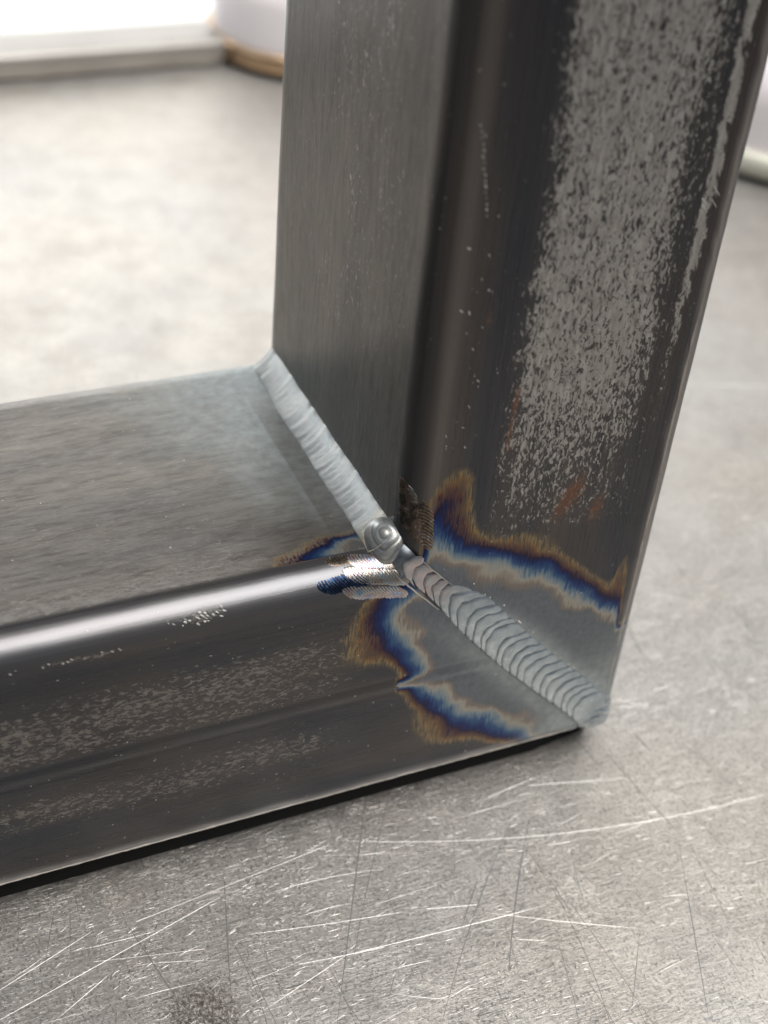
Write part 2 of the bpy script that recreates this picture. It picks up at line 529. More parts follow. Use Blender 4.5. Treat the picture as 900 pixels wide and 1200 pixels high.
for p, q, w, c in [((435, 885), (395, 1200), .3, 0), ((465, 900), (415, 1130), .22, .002), ((600, 960), (520, 1200), .26, .003), ((620, 960), (598, 1140), .4, .003),
                   ((700, 870), (800, 980), .3, .002), ((795, 985), (830, 1190), .25, 0), ((742, 858), (762, 880), .45, 0), ((140, 1070), (220, 1190), .3, 0),
                   ((262, 1020), (270, 1160), .3, 0), ((660, 850), (705, 900), .3, 0), ((750, 1090), (740, 1190), .2, 0), ((560, 1030), (540, 1090), .35, 0)]:
    pl(p, q, w, c)
scratches("score_marks", items, M_DSCR, table, 0.1)

# short flecks and dings, only where the table is close enough to read them
items = []
for _ in range(15000):
    x, y = random.uniform(-135, 70), random.uniform(-85, 60)
    if under_frame(x, y) or noise.noise(Vector((x / 14, y / 14, 3))) + random.uniform(-.5, .5) < 0: continue
    items.append((x, y, random.choice([0.1, 0.3, -0.3, 1.3, 1.6, -0.8, 0.8]) + random.gauss(0, .35), random.uniform(0.4, 2.2), random.gauss(0, 0.14), random.uniform(0.05, 0.14)))
scratches("fleck_marks", items, M_SCR, table, 0.1)

# added black strip standing in for the shadow in the gap under the horizontal tube
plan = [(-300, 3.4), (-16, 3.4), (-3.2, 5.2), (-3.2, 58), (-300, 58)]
pad = mesh("gap_shadow_strip", [(x, y, z) for z in (TZ + 0.03, 0.0) for x, y in plan], [(i, (i + 1) % 5, 5 + (i + 1) % 5, 5 + i) for i in range(5)] + [(5, 6, 7, 9), (7, 8, 9, 9)][:1],
           simple("gap_shadow_black", (0.0012, 0.0012, 0.0012), 1.0, 0.0, 0.1, 1.0), None, False)
tag(pad, "thin black strip standing in for the shadow between the horizontal tube and the table", "strip")

# far bar on the table, blurred
bar = box("flat_bar", (-420, 345, TZ + 0.02), (39, 368, 6), M_BAR, None, 2.5)
tag(bar, "blurred dull grey steel bar lying along the far left edge of the table", "bar")

# ------------------------------------------------------------------ the welded frame
frame = empty("welded_steel_frame", (0, 0, 0))
tag(frame, "dark steel square tube frame corner with rainbow heat tint around its silver weld beads", "frame")

DP, RC = 66.0, 5.6
HQ = {'h': 54.3, 'v': 50.0}
ALEN = math.pi * RC / 2


def prof(tube, s):
    """arc length s -> (y, q, ny, nq).  s=0 where the front face begins on the outer side, s grows towards the inner face"""
    Q = HQ[tube]
    s = np.asarray(s, float)
    segs = [Q - 2 * RC, ALEN, DP - 2 * RC, ALEN, Q - 2 * RC, ALEN, DP - 2 * RC, ALEN]
    tot = sum(segs)
    s = np.mod(s, tot)
    y, q, ny, nq = (np.zeros_like(s) for _ in range(4))
    acc = 0
    # start point and direction for each piece
    ci = [(None), (RC, Q - RC), None, (DP - RC, Q - RC), None, (DP - RC, RC), None, (RC, RC)]
    for i, L in enumerate(segs):
        m = (s >= acc - 1e-9) & (s <= acc + L + 1e-9)
        t = s - acc
        if i % 2 == 1:
            th = math.pi - t / RC - (i // 2) * math.pi / 2     # angle of the normal in (y,q): starts at -y, turns to +q
            nY, nQ = np.cos(th), np.sin(th)
            c = ci[i]
            Y, QQ = c[0] + RC * nY, c[1] + RC * nQ
        else:
            k = i // 2
            nY, nQ = [(-1, 0), (0, 1), (1, 0), (0, -1)][k]
            Y = [0 * t, RC + t, DP + 0 * t, DP - RC - t][k]
            QQ = [RC + t, Q + 0 * t, Q - RC - t, 0 * t][k]
            nY, nQ = nY + 0 * t, nQ + 0 * t
        y, q = np.where(m, Y, y), np.where(m, QQ, q)
        ny, nq = np.where(m, nY, ny), np.where(m, nQ, nq)
        acc += L
    return y, q, ny, nq


def surf(tube, s, l, off=0.0):
    """s arc length, l distance from the mitre plane along the tube"""
    y, q, ny, nq = prof(tube, s)
    y, q0 = y + ny * off, q + nq * off
    if tube == 'h':
        return np.stack([-q * HQ['v'] / HQ['h'] - l, y, q0], -1)
    return np.stack([-q0, y, q * HQ['h'] / HQ['v'] + l], -1)


def seg_dist(x, z, pts):
    """signed distance to a polyline (positive on its right-hand side) and position along it 0..1"""
    best = np.full(x.shape, 1e9)
    sg = np.zeros_like(best)
    par = np.zeros_like(best)
    P = np.array(pts, float)
    L = np.r_[0, np.cumsum(np.linalg.norm(np.diff(P, axis=0), axis=1))]
    for i in range(len(P) - 1):
        d = P[i + 1] - P[i]
        ln = np.linalg.norm(d)
        t = np.clip(((x - P[i, 0]) * d[0] + (z - P[i, 1]) * d[1]) / ln ** 2, 0, 1)
        dx, dz = x - P[i, 0] - t * d[0], z - P[i, 1] - t * d[1]
        dd = np.hypot(dx, dz)
        c = -(d[0] * dz - d[1] * dx)
        m = dd < best
        best = np.where(m, dd, best)
        sg = np.where(m, np.sign(c), sg)
        par = np.where(m, (L[i] + t * ln) / L[-1], par)
    return best * sg, par


def smooth_line(pts, n=6):
    P = np.array(pts, float)
    for _ in range(2):
        Q = [P[0]]
        for i in range(len(P) - 1):
            Q += [P[i] * .75 + P[i + 1] * .25, P[i] * .25 + P[i + 1] * .75]
        Q.append(P[-1])
        P = np.array(Q)
    return P


def build_tube(tube, length, mat, name):
    Q = HQ[tube]
    f = Q - 2 * RC
    tot = 2 * (Q - 2 * RC) + 2 * (DP - 2 * RC) + 4 * ALEN
    inner = DP - 2 * RC
    s = np.concatenate([np.arange(0, f, 0.4), f + np.linspace(0, ALEN, 26)[:-1],
                        f + ALEN + np.linspace(0, inner, 90)[:-1],
                        f + ALEN + inner + np.linspace(0, ALEN, 8)[:-1],
                        f + 2 * ALEN + inner + np.linspace(0, f, 6)[:-1],
                        2 * f + 2 * ALEN + inner + np.linspace(0, ALEN, 8)[:-1],
                        2 * f + 3 * ALEN + inner + np.linspace(0, inner, 12)[:-1],
                        tot - ALEN + np.linspace(0, ALEN, 16)[:-1]])
    l = np.concatenate([np.arange(0, 8, 0.3), np.arange(8, 48, 0.45), np.arange(48, 130, 1.5), np.linspace(130, length, 16)])
    Ls, Ss = np.meshgrid(l, s, indexing='ij')
    P = surf(tube, Ss, Ls)
    y, q, ny, nq = prof(tube, Ss)
    X, Y, Z = P[..., 0], P[..., 1], P[..., 2]
    # weld preparation groove at the upper start of the front seam
    front = (Ss < f + ALEN * 0.8)
    g = sstep(0.62, 0.86, q / Q) * front
    groove = g * (1 - sstep(1.6, 2.2, Ls * 0.72)) * 2.6
    # slightly wavy cold-formed walls, raised tube seam on the horizontal tube
    wav = 0.06 * vnoise(Ls / 14, Ss / 9, 3) + 0.03 * vnoise(Ls / 5, Ss / 4, 4)
    seam = 0
    if tube == 'h':
        zz = 27.0 + 0.25 * np.sin(Ls / 23)
        seam = (Ss < f) * (0.08 * np.exp(-((q - zz) / 0.8) ** 2) - 0.06 * np.exp(-((q - zz - 1.5) / 0.45) ** 2) - 0.06 * np.exp(-((q - zz + 1.5) / 0.45) ** 2))
    d = wav * sstep(0, 6, Ls) + seam - groove
    P[..., 1] += ny * d
    if tube == 'h': P[..., 2] += nq * d
    else: P[..., 0] -= nq * d
    # ------------ surface history attributes and painted edge highlights
    heat, ash, scale, rust, face = (np.zeros_like(X) for _ in range(5))
    face = sstep(f + ALEN * 0.94, f + ALEN + 0.6, Ss) * (Ss < f + 2 * ALEN + inner)
    rub_sheen = np.exp(-((Ss - f - ALEN * (0.52 if tube == 'h' else 0.26)) / (3.0 if tube == 'h' else 1.6)) ** 2) * (0.42 if tube == 'h' else 0.34)  # rubbed rounded edges, paled further to paint in their highlights
    if tube == 'v': rub_sheen = np.maximum(rub_sheen, 0.15 * np.exp(-((Ss - f - ALEN * 0.6) / 4.0) ** 2))
    rub_sheen = np.maximum(rub_sheen, np.exp(-((np.where(Ss > tot / 2, Ss - tot, Ss) + (2.6 if tube == 'h' else 2.2) + 0.35 * vnoise(Ls / 2.5, Ls * 0, 77)) / (1.1 if tube == 'h' else 0.85)) ** 2) * (1.0 if tube == 'h' else 0.7))
    isfront = (Ss <= f + ALEN * 0.75) | (Ss > tot - ALEN)
    nx = vnoise(X / 3.0, Z / 3.0, 9)
    if tube == 'v':
        line = smooth_line([(-49.0, 65.5), (-45.6, 64.5), (-43.6, 60.5), (-39.8, 56.6), (-34, 53.0), (-27.5, 50.2), (-21, 46.8), (-14.5, 41), (-9.5, 36.5), (-4.5, 33.0), (-1, 31.5)])
        dist, par = seg_dist(X, Z, line)             # right-hand side = towards the weld
        w_out = 3.0 + 9.0 * gauss(X, Z, -41.5, 68.0, 3.8, 8.5) + 3.5 * gauss(X, Z, -23, 55.5, 10, 5) + 8.5 * gauss(X, Z, -6.8, 42.5, 1.5, 8)
        w_in = 7.8 - 3.2 * par + 1.5 * nx
        w_in = np.maximum(w_in, 3.6)
        hh = np.where(dist < 0, 0.45 * (1 + dist / w_out), 0.45 + 0.5 * dist / w_in)
        left = sstep(-48.0, -45.0, X)
        heat = np.clip(hh, 0, 1) * isfront * left
        heat *= sstep(79, 70, Z) * np.maximum(sstep(-5.2, -5.9, X), sstep(30, 26, Z))
        # left (inner) face: bluish dark bloom beside the fillet
        scale = sstep(-38.0, -32.0, X + 1.4 * nx) * (1 - 0.70 * sstep(-16, -8.5, X + 1.2 * nx)) * (0.5 * sstep(50, 60, Z) + 0.5 * sstep(58, 90, Z)) * isfront
        jag = 0.9 * vnoise(Z / 1.6, Z * 0, 5) + 0.6 * vnoise(Z / 5, Z * 0, 6)
        band = np.exp(-(((X + 7.6 - jag * 0.6) / (1.15 + 0.35 * jag)) ** 4)) * sstep(44, 110, Z)
        scale = np.maximum(scale * 0.93, band * 1.3) * (1 - sstep(-9, -8.6, X) * (1 - band)) * isfront
        scale = np.maximum(scale, 0.30 * face * gauss(X, Y, -50, 28, 99, 20) * sstep(66, 90, Z))
        rust = 0.95 * gauss(X, Z, -21, 61.5, 2.6, 6.5, -0.45) + 0.8 * gauss(X, Z, -15.5, 57.5, 2.2, 4.6, -0.2) + 0.75 * gauss(X, Z, -34.5, 76, 0.9, 7) \
            + 0.7 * gauss(X, Z, -34.2, 83, 0.7, 3) + 0.7 * gauss(X, Z, -41, 97.5, 0.9, 2.0) + 0.45 * gauss(X, Z, -24, 100, 4, 4)
        rust *= isfront
        rust += face * 0.5 * gauss(Y, Z, 5.5, 68, 1.0, 3.5)
        dm = Ls * 0.70                                  # distance from the seam on the front
        ash = isfront * (0.75 * np.exp(-((dm - 3.5) / 2.4) ** 2) * sstep(46, 30, Z) + 0.5 * gauss(X, Z, -6, 14, 5, 9))
        ash += face * 0.22 * np.exp(-(Z - 56) / 6.0) * sstep(4, 12, Y)
        heat = np.maximum(heat, 0.545 * face * sstep(16, 6, Z - 54.3 + 0.15 * (Y - 30) + 1.5 * nx) * sstep(1, 14, Y - 4) * 0.0)
    else:
        line = smooth_line([(-50.0, 49.5), (-53.0, 47.6), (-54.2, 44.5), (-52.2, 39.0), (-50.0, 35.0), (-47.0, 30.4), (-45.2, 27.5), (-45.4, 24.0), (-43.0, 21.0), (-39.5, 17.4), (-35.5, 13.2), (-31.0, 10.0), (-27.0, 7.2), (-22.5, 5.5), (-20, 2)])
        dist, par = seg_dist(X, Z, line)
        dist = -dist                                    # towards the weld = left-hand side
        w_out = 2.4 + 8.5 * gauss(X, Z, -57.5, 38.0, 5.5, 8.5, -0.4) + 5.5 * gauss(X, Z, -43, 11.5, 9, 5.5, -0.5) + 2.2 * gauss(X, Z, -53, 26, 6, 2)
        w_in = 6.4 + 1.8 * nx - 2.0 * gauss(X, Z, -46, 29, 6, 4)
        hh = np.where(dist < 0, 0.45 * (1 + dist / w_out), 0.45 + 0.5 * dist / w_in)
        hh = hh - 0.16 * gauss(X, Z, -27.5, 14.5, 3.0, 2.6) - 0.10 * gauss(X, Z, -42, 31.5, 2.6, 2.2) + 0.0
        # the raised seam breaks the tint
        hh = np.where((hh > 0.02), hh + (0.97 - hh) * np.exp(-((Z - 27.0) / 1.3) ** 2) * 0.8 * (X > -49), hh)
        heat = np.clip(hh, 0, 1) * isfront
        # top face
        ht = 0.80 - 0.052 * (-58.5 - X) - 0.055 * np.maximum(Y - 6.5, 0) + 0.10 * vnoise(X / 4, Y / 4, 15)
        ht = np.where(X > -58.5, 0.80 + 0.03 * (X + 58.5), ht)
        heat = np.where(face > 0.3, np.clip(ht, 0, 1) * sstep(11.5, 6.5, Y + 0.8 * vnoise(X / 2, Y / 2, 19)) * sstep(-75, -69, X), heat)
        # scale patches
        scale = isfront * (0.66 * np.exp(-((Z - 37.5 - 0.03 * (X + 80)) / 5.2) ** 2) + 0.60 * np.exp(-((Z - 18.0) / 4.6) ** 2) + 0.45 * np.exp(-((Z - 31) / 2.5) ** 2)) * sstep(-50, -66, X)
        scale = np.maximum(scale, isfront * 0.9 * gauss(X, Z, -83.0, 51.6, 4.0, 0.9))
        scale = np.maximum(scale, isfront * 0.85 * gauss(X, Z, -101, 49.4, 7.0, 0.55))
        scale = np.maximum(scale, face * (0.62 * sstep(13, 6, Y) * sstep(-66, -76, X) + 0.25 * sstep(40, 20, Y)))
        dm = Ls * 0.70
        ash = isfront * (0.62 * np.exp(-((dm - 4.0) / 2.6) ** 2) * sstep(44, 24, Z) + 0.6 * gauss(X, Z, -14, 5, 6, 4))
        dw = -(X + 54.0)
        reach = 7 + 12 * sstep(10, 60, Y) + 3 * vnoise(Y / 6, X / 6, 22)
        ash += face * (0.85 * np.exp(-(np.maximum(dw, 0) / reach) ** 2) * sstep(8, 20, Y) + 0.18 * np.exp(-(np.maximum(dw, 0) / 3.0) ** 2))
        ash *= np.where((face > .5) & (dw < 4.2), 0.45 + 0.55 * sstep(40, 60, Y), 1.0)
    n, m = X.shape
    F = grid_faces(n, m, flip=(tube == 'v'), wrap=True)
    V = P.reshape(-1, 3)
    # wall thickness: inner skin for the last stretch and an annulus at the open end
    th = 3.0
    ring_in = surf(tube, s, np.full_like(s, length), -th)
    ring_deep = surf(tube, s, np.full_like(s, length - 60.0), -th)
    V = np.vstack([V, ring_in, ring_deep])
    last = (n - 1) * m
    j = np.arange(m)
    j2 = (j + 1) % m
    A = np.stack([last + j, last + j2, n * m + j2, n * m + j], -1)
    B = np.stack([n * m + j, n * m + j2, n * m + m + j2, n * m + m + j], -1)
    if tube == 'v': A, B = A[:, ::-1], B[:, ::-1]
    F = np.vstack([F, A, B])
    pad = np.zeros(2 * m)
    at = {k: np.concatenate([np.clip(a, 0, 1.4).ravel(), pad]) for k, a in dict(temper_tint=heat, ash=ash, scale=scale, rust=rust * 1.12, face=face, rubbed_sheen=rub_sheen).items()}
    return mesh(name, V, F, mat, frame, True, at)


tube_h = build_tube('h', 300.0, M_H, "horizontal_tube")
tube_v = build_tube('v', 250.0, M_V, "upright_tube")

# ---------------------------------------------------------------- front weld bead, one piece per ripple
FA, FB = np.array([-46.6, 51.4]), np.array([-6.2, 6.6])
axis = (FB - FA) / np.linalg.norm(FB - FA)
nrm = np.array([-axis[1], axis[0]])            # towards upper right
SEAM = np.linalg.norm(FB - FA)
NR = 23
edges_u = np.linspace(0, 1, NR + 1)
edges_u = edges_u + np.r_[0, rng.normal(0, 0.006, NR - 1), 0]
cuts = np.sort(edges_u) * SEAM


def ysurf(x, z):
    d = np.minimum(np.minimum(-x, z), RC)
    d = np.maximum(d, 0.0)
    return RC - np.sqrt(np.maximum(RC ** 2 - (RC - d) ** 2, 0))


def bead_pos(u, v, lift):
    """u mm along (already bent by the crescent), v -1..1 across"""
    t = u / SEAM
    hw = 3.15 + 0.9 * sstep(0.05, 0.35, t) - 0.15 * sstep(0.7, 1.0, t)
    side = np.where(v > 0, 1.0, 0.96)
    c = FA[None, :] + axis[None, :] * u[:, None] + nrm[None, :] * (v * hw * side)[:, None] + nrm[None, :] * (0.25 * np.sin(u / 7.0))[:, None]
    dome = np.sqrt(np.maximum(1 - v ** 2, 0)) * 0.75 + (1 - v ** 2) * 0.25
    h = -0.35 + 1.55 * sstep(0.04, 0.30, t)
    base = -0.9 + 0.65 * sstep(0.08, 0.3, t)
    y = ysurf(c[:, 0], c[:, 1]) - (base + (h - base) * dome + lift * (0.35 + 0.65 * dome))
    return np.stack([c[:, 0], y, c[:, 1]], -1)


NV, NU = 31, 9
bead_root = None
vv = np.linspace(-1, 1, NV)
# undercut strip below the ripples is the bead's own mesh
uu = np.linspace(-0.5, SEAM + 1.0, 90)
U, Vv = np.meshgrid(uu, np.linspace(-1.13, 1.13, 15), indexing='ij')
pp = bead_pos(U.ravel(), np.clip(Vv.ravel(), -1, 1), np.full(U.size, -0.30))
over = (np.abs(Vv.ravel()) > 1) * (np.abs(Vv.ravel()) - 1) * 3.6 * np.sign(Vv.ravel())
pp[:, 0] += nrm[0] * over
pp[:, 2] += nrm[1] * over
pp[:, 1] = np.where(np.abs(Vv.ravel()) > 1, ysurf(pp[:, 0], pp[:, 2]) + 0.25 + 1.2 * sstep(16, 2, U.ravel()), pp[:, 1])
warm = sstep(8, 2, U.ravel())
bead_root = mesh("weld_bead", pp, grid_faces(len(uu), 15, flip=True), M_BEAD, frame, True, dict(crease=np.full(U.size, 0.35), warm=warm))
for i in range(NR):
    a, b = cuts[i], cuts[i + 1]
    w = np.linspace(0, 1, NU) ** 1.3
    Wg, Vg = np.meshgrid(w, vv, indexing='ij')
    Wf, Vf = Wg.ravel(), Vg.ravel()
    bul = 4.3 * (1 - np.abs(Vf) ** 2.0) + 0.5 * Vf
    ph_a, ph_b = rng.uniform(0, 6), 0
    wob = lambda k, v: 0.14 * np.sin(v * 5 + k * 2.1) + 0.10 * np.sin(v * 11 + k * 4.7)
    ua, ub = a - bul + wob(i, Vf), b - bul + wob(i + 1, Vf)
    ends = 0.55 * np.sin(math.pi * Wf) * np.abs(Vf) ** 6     # scalloped toe
    u = ua + (ub - ua) * Wf
    ri = 0.85 + 0.3 * rng.random()
    prof_r = (np.minimum(Wf / 0.28, 1.0) ** 0.6) * (1 - 0.55 * np.maximum(Wf - 0.28, 0) / 0.72)
    # next ripple starts low again: pull the last row down to meet it
    prof_r = np.where(Wf > 0.999, 0.0, prof_r)
    prof_r = np.where(Wf < 1e-6, 0.0, prof_r)
    lift = 0.21 * ri * prof_r + 0.035 * np.sin(Vf * 9 + i) + 0.05 * vnoise(u / 0.8 + 5, Vf * 3 + 20, 61)
    P = bead_pos(u, Vf * (1 + 0.045 * np.sin(math.pi * Wf)), lift)
    crease = np.exp(-(Wf / 0.10) ** 2) * 0.9 + np.exp(-((1 - Wf) / 0.05) ** 2) * 0.9
    wm = sstep(12, 3.5, u) * np.ones_like(u)
    mesh("weld_ripple", P, grid_faces(NU, NV, flip=True), M_BEAD, bead_root, True, dict(crease=np.clip(crease, 0, 1), warm=wm))

# rounded end of the bead at the outer corner, with rings
def ring_dome(name, c, n, up, rx, ry, h, rings, amp, mat, parent, centre=(0, 0), warmf=0.0, rim=-0.6, fn=None):
    c, n = np.array(c, float), np.array(n, float)
    n /= np.linalg.norm(n)
    up = np.array(up, float)
    up -= n * (up @ n)
    up /= np.linalg.norm(up)
    rt = np.cross(up, n)
    nr, na = 46, 72
    r = np.linspace(0.0, 1, nr)[1:]
    th = np.linspace(0, 2 * math.pi, na + 1)[:-1]
    Rg, Tg = np.meshgrid(r, th, indexing='ij')
    Rg, Tg = Rg.ravel(), Tg.ravel()
    bx, by = Rg * np.cos(Tg), Rg * np.sin(Tg)
    bx, by, Rg = np.r_[0, bx], np.r_[0, by], np.r_[0, Rg]
    z = np.maximum(1 - Rg ** 2, 0) ** 0.72 * h + rim * sstep(0.9, 1, Rg)
    dc = np.hypot(bx - centre[0], by - centre[1]) + 0.10 * vnoise(bx * 1.8 + 9, by * 1.8 + 9, 51)
    ph = dc * rings * 2 * math.pi
    z = z + amp * np.cos(ph) * sstep(1.0, 0.8, Rg)
    cr = np.clip(-np.cos(ph), 0, 1) ** 3 * 0.8 * sstep(1.05, 0.6, Rg)
    wb = 1 + 0.05 * np.sin(3 * np.arctan2(by, bx) + 0.7)
    P = c + rt * (bx * rx * wb)[:, None] + up * (by * ry * wb)[:, None] + n * z[:, None]
    if fn is not None: P = fn(P)
    F = grid_faces(nr - 1, na, wrap=True) + 1
    fan = np.stack([np.zeros(na, int), 1 + np.arange(na), 1 + (np.arange(na) + 1) % na, 1 + (np.arange(na) + 1) % na], -1)
    me = bpy.data.meshes.new(name)
    faces = [tuple(x) for x in F] + [(0, int(a[1]), int(a[2])) for a in fan]
    me.from_pydata([tuple(p * MM) for p in P], [], faces)
    for p in me.polygons: p.use_smooth = True
    for an, av in dict(crease=cr, warm=np.full(len(P), warmf) if np.isscalar(warmf) else warmf).items():
        a = me.attributes.new(an, 'FLOAT', 'POINT')
        a.data.foreach_set("value", np.asarray(av, dtype=np.float32))
    me.update()
    bm = bmesh.new(); bm.from_mesh(me); bmesh.ops.recalc_face_normals(bm, faces=bm.faces[:])
    # open shell: make sure it faces along n
    av = sum((f.normal for f in bm.faces), Vector())
    if av.dot(Vector(n)) < 0: bmesh.ops.reverse_faces(bm, faces=bm.faces[:])
    bm.to_mesh(me); bm.free()
    me.materials.append(mat)
    o = bpy.data.objects.new(name, me)
    COL.objects.link(o)
    o.parent = parent
    return o


def corner_wrap(P):
    P = P.copy()
    d = np.minimum(-P[:, 0], P[:, 2])
    P[:, 1] = P[:, 1] + ysurf(P[:, 0], P[:, 2]) * 0.9
    return P


ring_dome("weld_crater", (-5.0, 0.15, 5.2), (0, -1, 0), (0, 0, 1), 4.5, 4.4, 1.35, 2.6, 0.13, M_BEAD, bead_root, (-0.25, -0.2), 0.0, rim=-1.5, fn=corner_wrap)

# ---------------------------------------------------------------- inner fillet bead
nu, nv = 420, 26
u = np.linspace(0, 1, nu)
v = np.linspace(0, 1, nv)
U, Vv = np.meshgrid(u, v, indexing='ij')
yy = 62.8 - U * (62.8 - 4.2)
arc = np.where(True, 2.0 * (1 - (2 * Vv - 1) ** 2), 0)     # crescents bulge towards the front
yy2 = yy - arc * 0.55 + 0.3
wl = 4.3 + 0.10 * np.sin(yy / 3.1) + 0.07 * vnoise(yy / 1.2, yy * 0, 31) - 0.6 * sstep(40, 64, yy)
wh = 3.9 + 0.08 * np.sin(yy / 2.7 + 1) + 0.12 * vnoise(yy / 1.4, yy * 0, 32)
A = np.stack([-50 - wl, yy2, 0 * yy + 54.15], -1)
B = np.stack([0 * yy - 49.85, yy2, 54.3 + wh], -1)
P = A * (1 - Vv)[..., None] + B * Vv[..., None]
edge = np.sin(math.pi * Vv)
period = 1.55
ph = (yy + 0.25 * vnoise(yy / 4, yy * 0, 33)) / period
saw = ph - np.floor(ph)
rip = (np.minimum(saw / 0.75, 1) * (1 - sstep(0.75, 1.0, saw)))
lift = edge ** 0.7 * (0.40 + 0.028 * rip + 0.012 * vnoise(yy * 2, Vv * 9, 34)) - 0.02 - 1.2 * sstep(60.0, 62.8, yy)
P = P + np.array([-0.62, 0, 0.78]) * lift[..., None]
wrm = sstep(12, 6, yy) * 0.75
fil = mesh("fillet_weld_bead", P.reshape(-1, 3), grid_faces(nu, nv), M_FIL, frame, True,
           dict(crease=(np.exp(-((saw - 0.97) / 0.08) ** 2) * 0.30 * (0.5 + 0.5 * vnoise(yy / 3, Vv * 3, 35)) + sstep(0.07, 0.02, Vv) * sstep(48, 34, yy) * 1.1 + sstep(0.94, 0.98, Vv) * 0.9).clip(0, 1).ravel(), warm=wrm.ravel()))
# rounded crater that ends the fillet, over a darker puddle drooping into the seam
ring_dome("weld_crater", (-51.6, 4.7, 55.9), (-0.50, -0.60, 0.62), (0, 0.6, 0.7), 3.4, 4.0, 1.45, 2.5, 0.032, M_CRATER, fil, (0.12, 0.30), 0.25, rim=-1.2)
ring_dome("weld_puddle", (-49.2, 2.6, 53.6), (-0.45, -0.75, 0.45), (0, 0.6, 0.7), 2.9, 3.3, 1.7, 0.6, 0.05, M_DARKBEAD, fil, (0.3, 0.9), 0.0, rim=-1.6)

# ---------------------------------------------------------------- bright cut lips along the start of the seam
def lip(tube, s0, s1, l0, w, name="cut_edge"):
    n = 40
    s = np.linspace(s0, s1, n)
    l = l0 + 0.05 * np.sin(np.arange(n) * 0.5) + 0.02 * rng.normal(size=n)
    k = np.linspace(-1, 1, 5)
    Sg, Kg = np.meshgrid(s, k, indexing='ij')
    Lg = l[:, None] + Kg * w * (0.5 + 0.5 * np.sin(np.linspace(0.1, 3.0, n)))[:, None]
    P = surf(tube, Sg, Lg, 0.0)
    off = 0.14 * (1 - Kg ** 2) + 0.02
    y, q, ny, nq = prof(tube, Sg)
    P[..., 1] += ny * off
    if tube == 'h': P[..., 2] += nq * off
    else: P[..., 0] -= nq * off
    return mesh(name, P.reshape(-1, 3), grid_faces(n, 5, flip=(tube == 'h')), M_BRIGHT, frame, True)


fh, fv = HQ['h'] - 2 * RC, HQ['v'] - 2 * RC
lip('h', fh - 6, fh + ALEN * 0.62, 3.3, 0.22)
lip('v', fv - 3.5, fv + ALEN * 0.35, 3.2, 0.18)


def edge_rib(tube, s0, l0, l1, w, h):  # raised scraped rib, its pale metal also standing in for the edge highlight
    n = int((l1 - l0) / 0.5)
    l = np.linspace(l0, l1, n)
    k = np.linspace(-1, 1, 7)
    Lg, Kg = np.meshgrid(l, k, indexing='ij')
    ww = w * (0.75 + 0.45 * vnoise(l / 3.0, l * 0, 71) + 0.2 * vnoise(l / 0.7, l * 0, 72)) * sstep(l0, l0 + 8, l) * sstep(l1, l1 - 8, l)
    Sg = s0 + 0.12 * vnoise(l / 9, l * 0, 73)[:, None] + Kg * np.maximum(ww, 0.01)[:, None]
    P = surf(tube, Sg, Lg, 0.0)
    y, q, ny, nq = prof(tube, Sg)
    off = h * (1 - Kg ** 2) * (0.8 + 0.35 * vnoise(Lg / 0.9, Kg * 2 + 8, 74)) - 0.01 + 0.04
    P[..., 1] += ny * off
    if tube == 'h': P[..., 2] += nq * off
    else: P[..., 0] -= nq * off
    o = mesh("bare_edge_glint", P.reshape(-1, 3), grid_faces(n, 7, flip=(tube == 'v')), M_EDGE if tube == 'h' else M_EDGE_DULL, tube_h if tube == 'h' else tube_v, True)
    c = (n // 2) * 7 + 3
    nm = o.data.vertices[c].normal
    out = Vector((0, ny.ravel()[c], nq.ravel()[c])) if tube == 'h' else Vector((-nq.ravel()[c], ny.ravel()[c], 0))
    if nm.dot(out) < 0: o.data.flip_normals()


M_EDGE = simple("scraped_edge_glint", (0.80, 0.78, 0.75), 0.42, 0.9, 0.15, 2.0, 0.08)
M_EDGE_DULL = simple("rubbed_edge_glint", (0.34, 0.325, 0.30), 0.38, 0.9, 0.15, 2.0, 0.05)
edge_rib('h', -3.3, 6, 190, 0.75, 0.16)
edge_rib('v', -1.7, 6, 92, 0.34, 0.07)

# ---------------------------------------------------------------- ribbed tint strokes on the two rounded edges
def surf_point(tube, P):
    """world point near the skin -> (s, l)"""
    x, y, z = P
    Q = HQ[tube]
    q = z if tube == 'h' else -x
    if y < RC and q > Q - RC:
        th = math.atan2(q - (Q - RC), RC - y)
        s = (Q - 2 * RC) + RC * th
    elif y < RC * 0.6:
        s = q - RC
    else:
        s = (Q - 2 * RC) + ALEN + (y - RC)
    l = (-x - q * HQ['v'] / HQ['h']) if tube == 'h' else (z - q * HQ['h'] / HQ['v'])
    return s, l


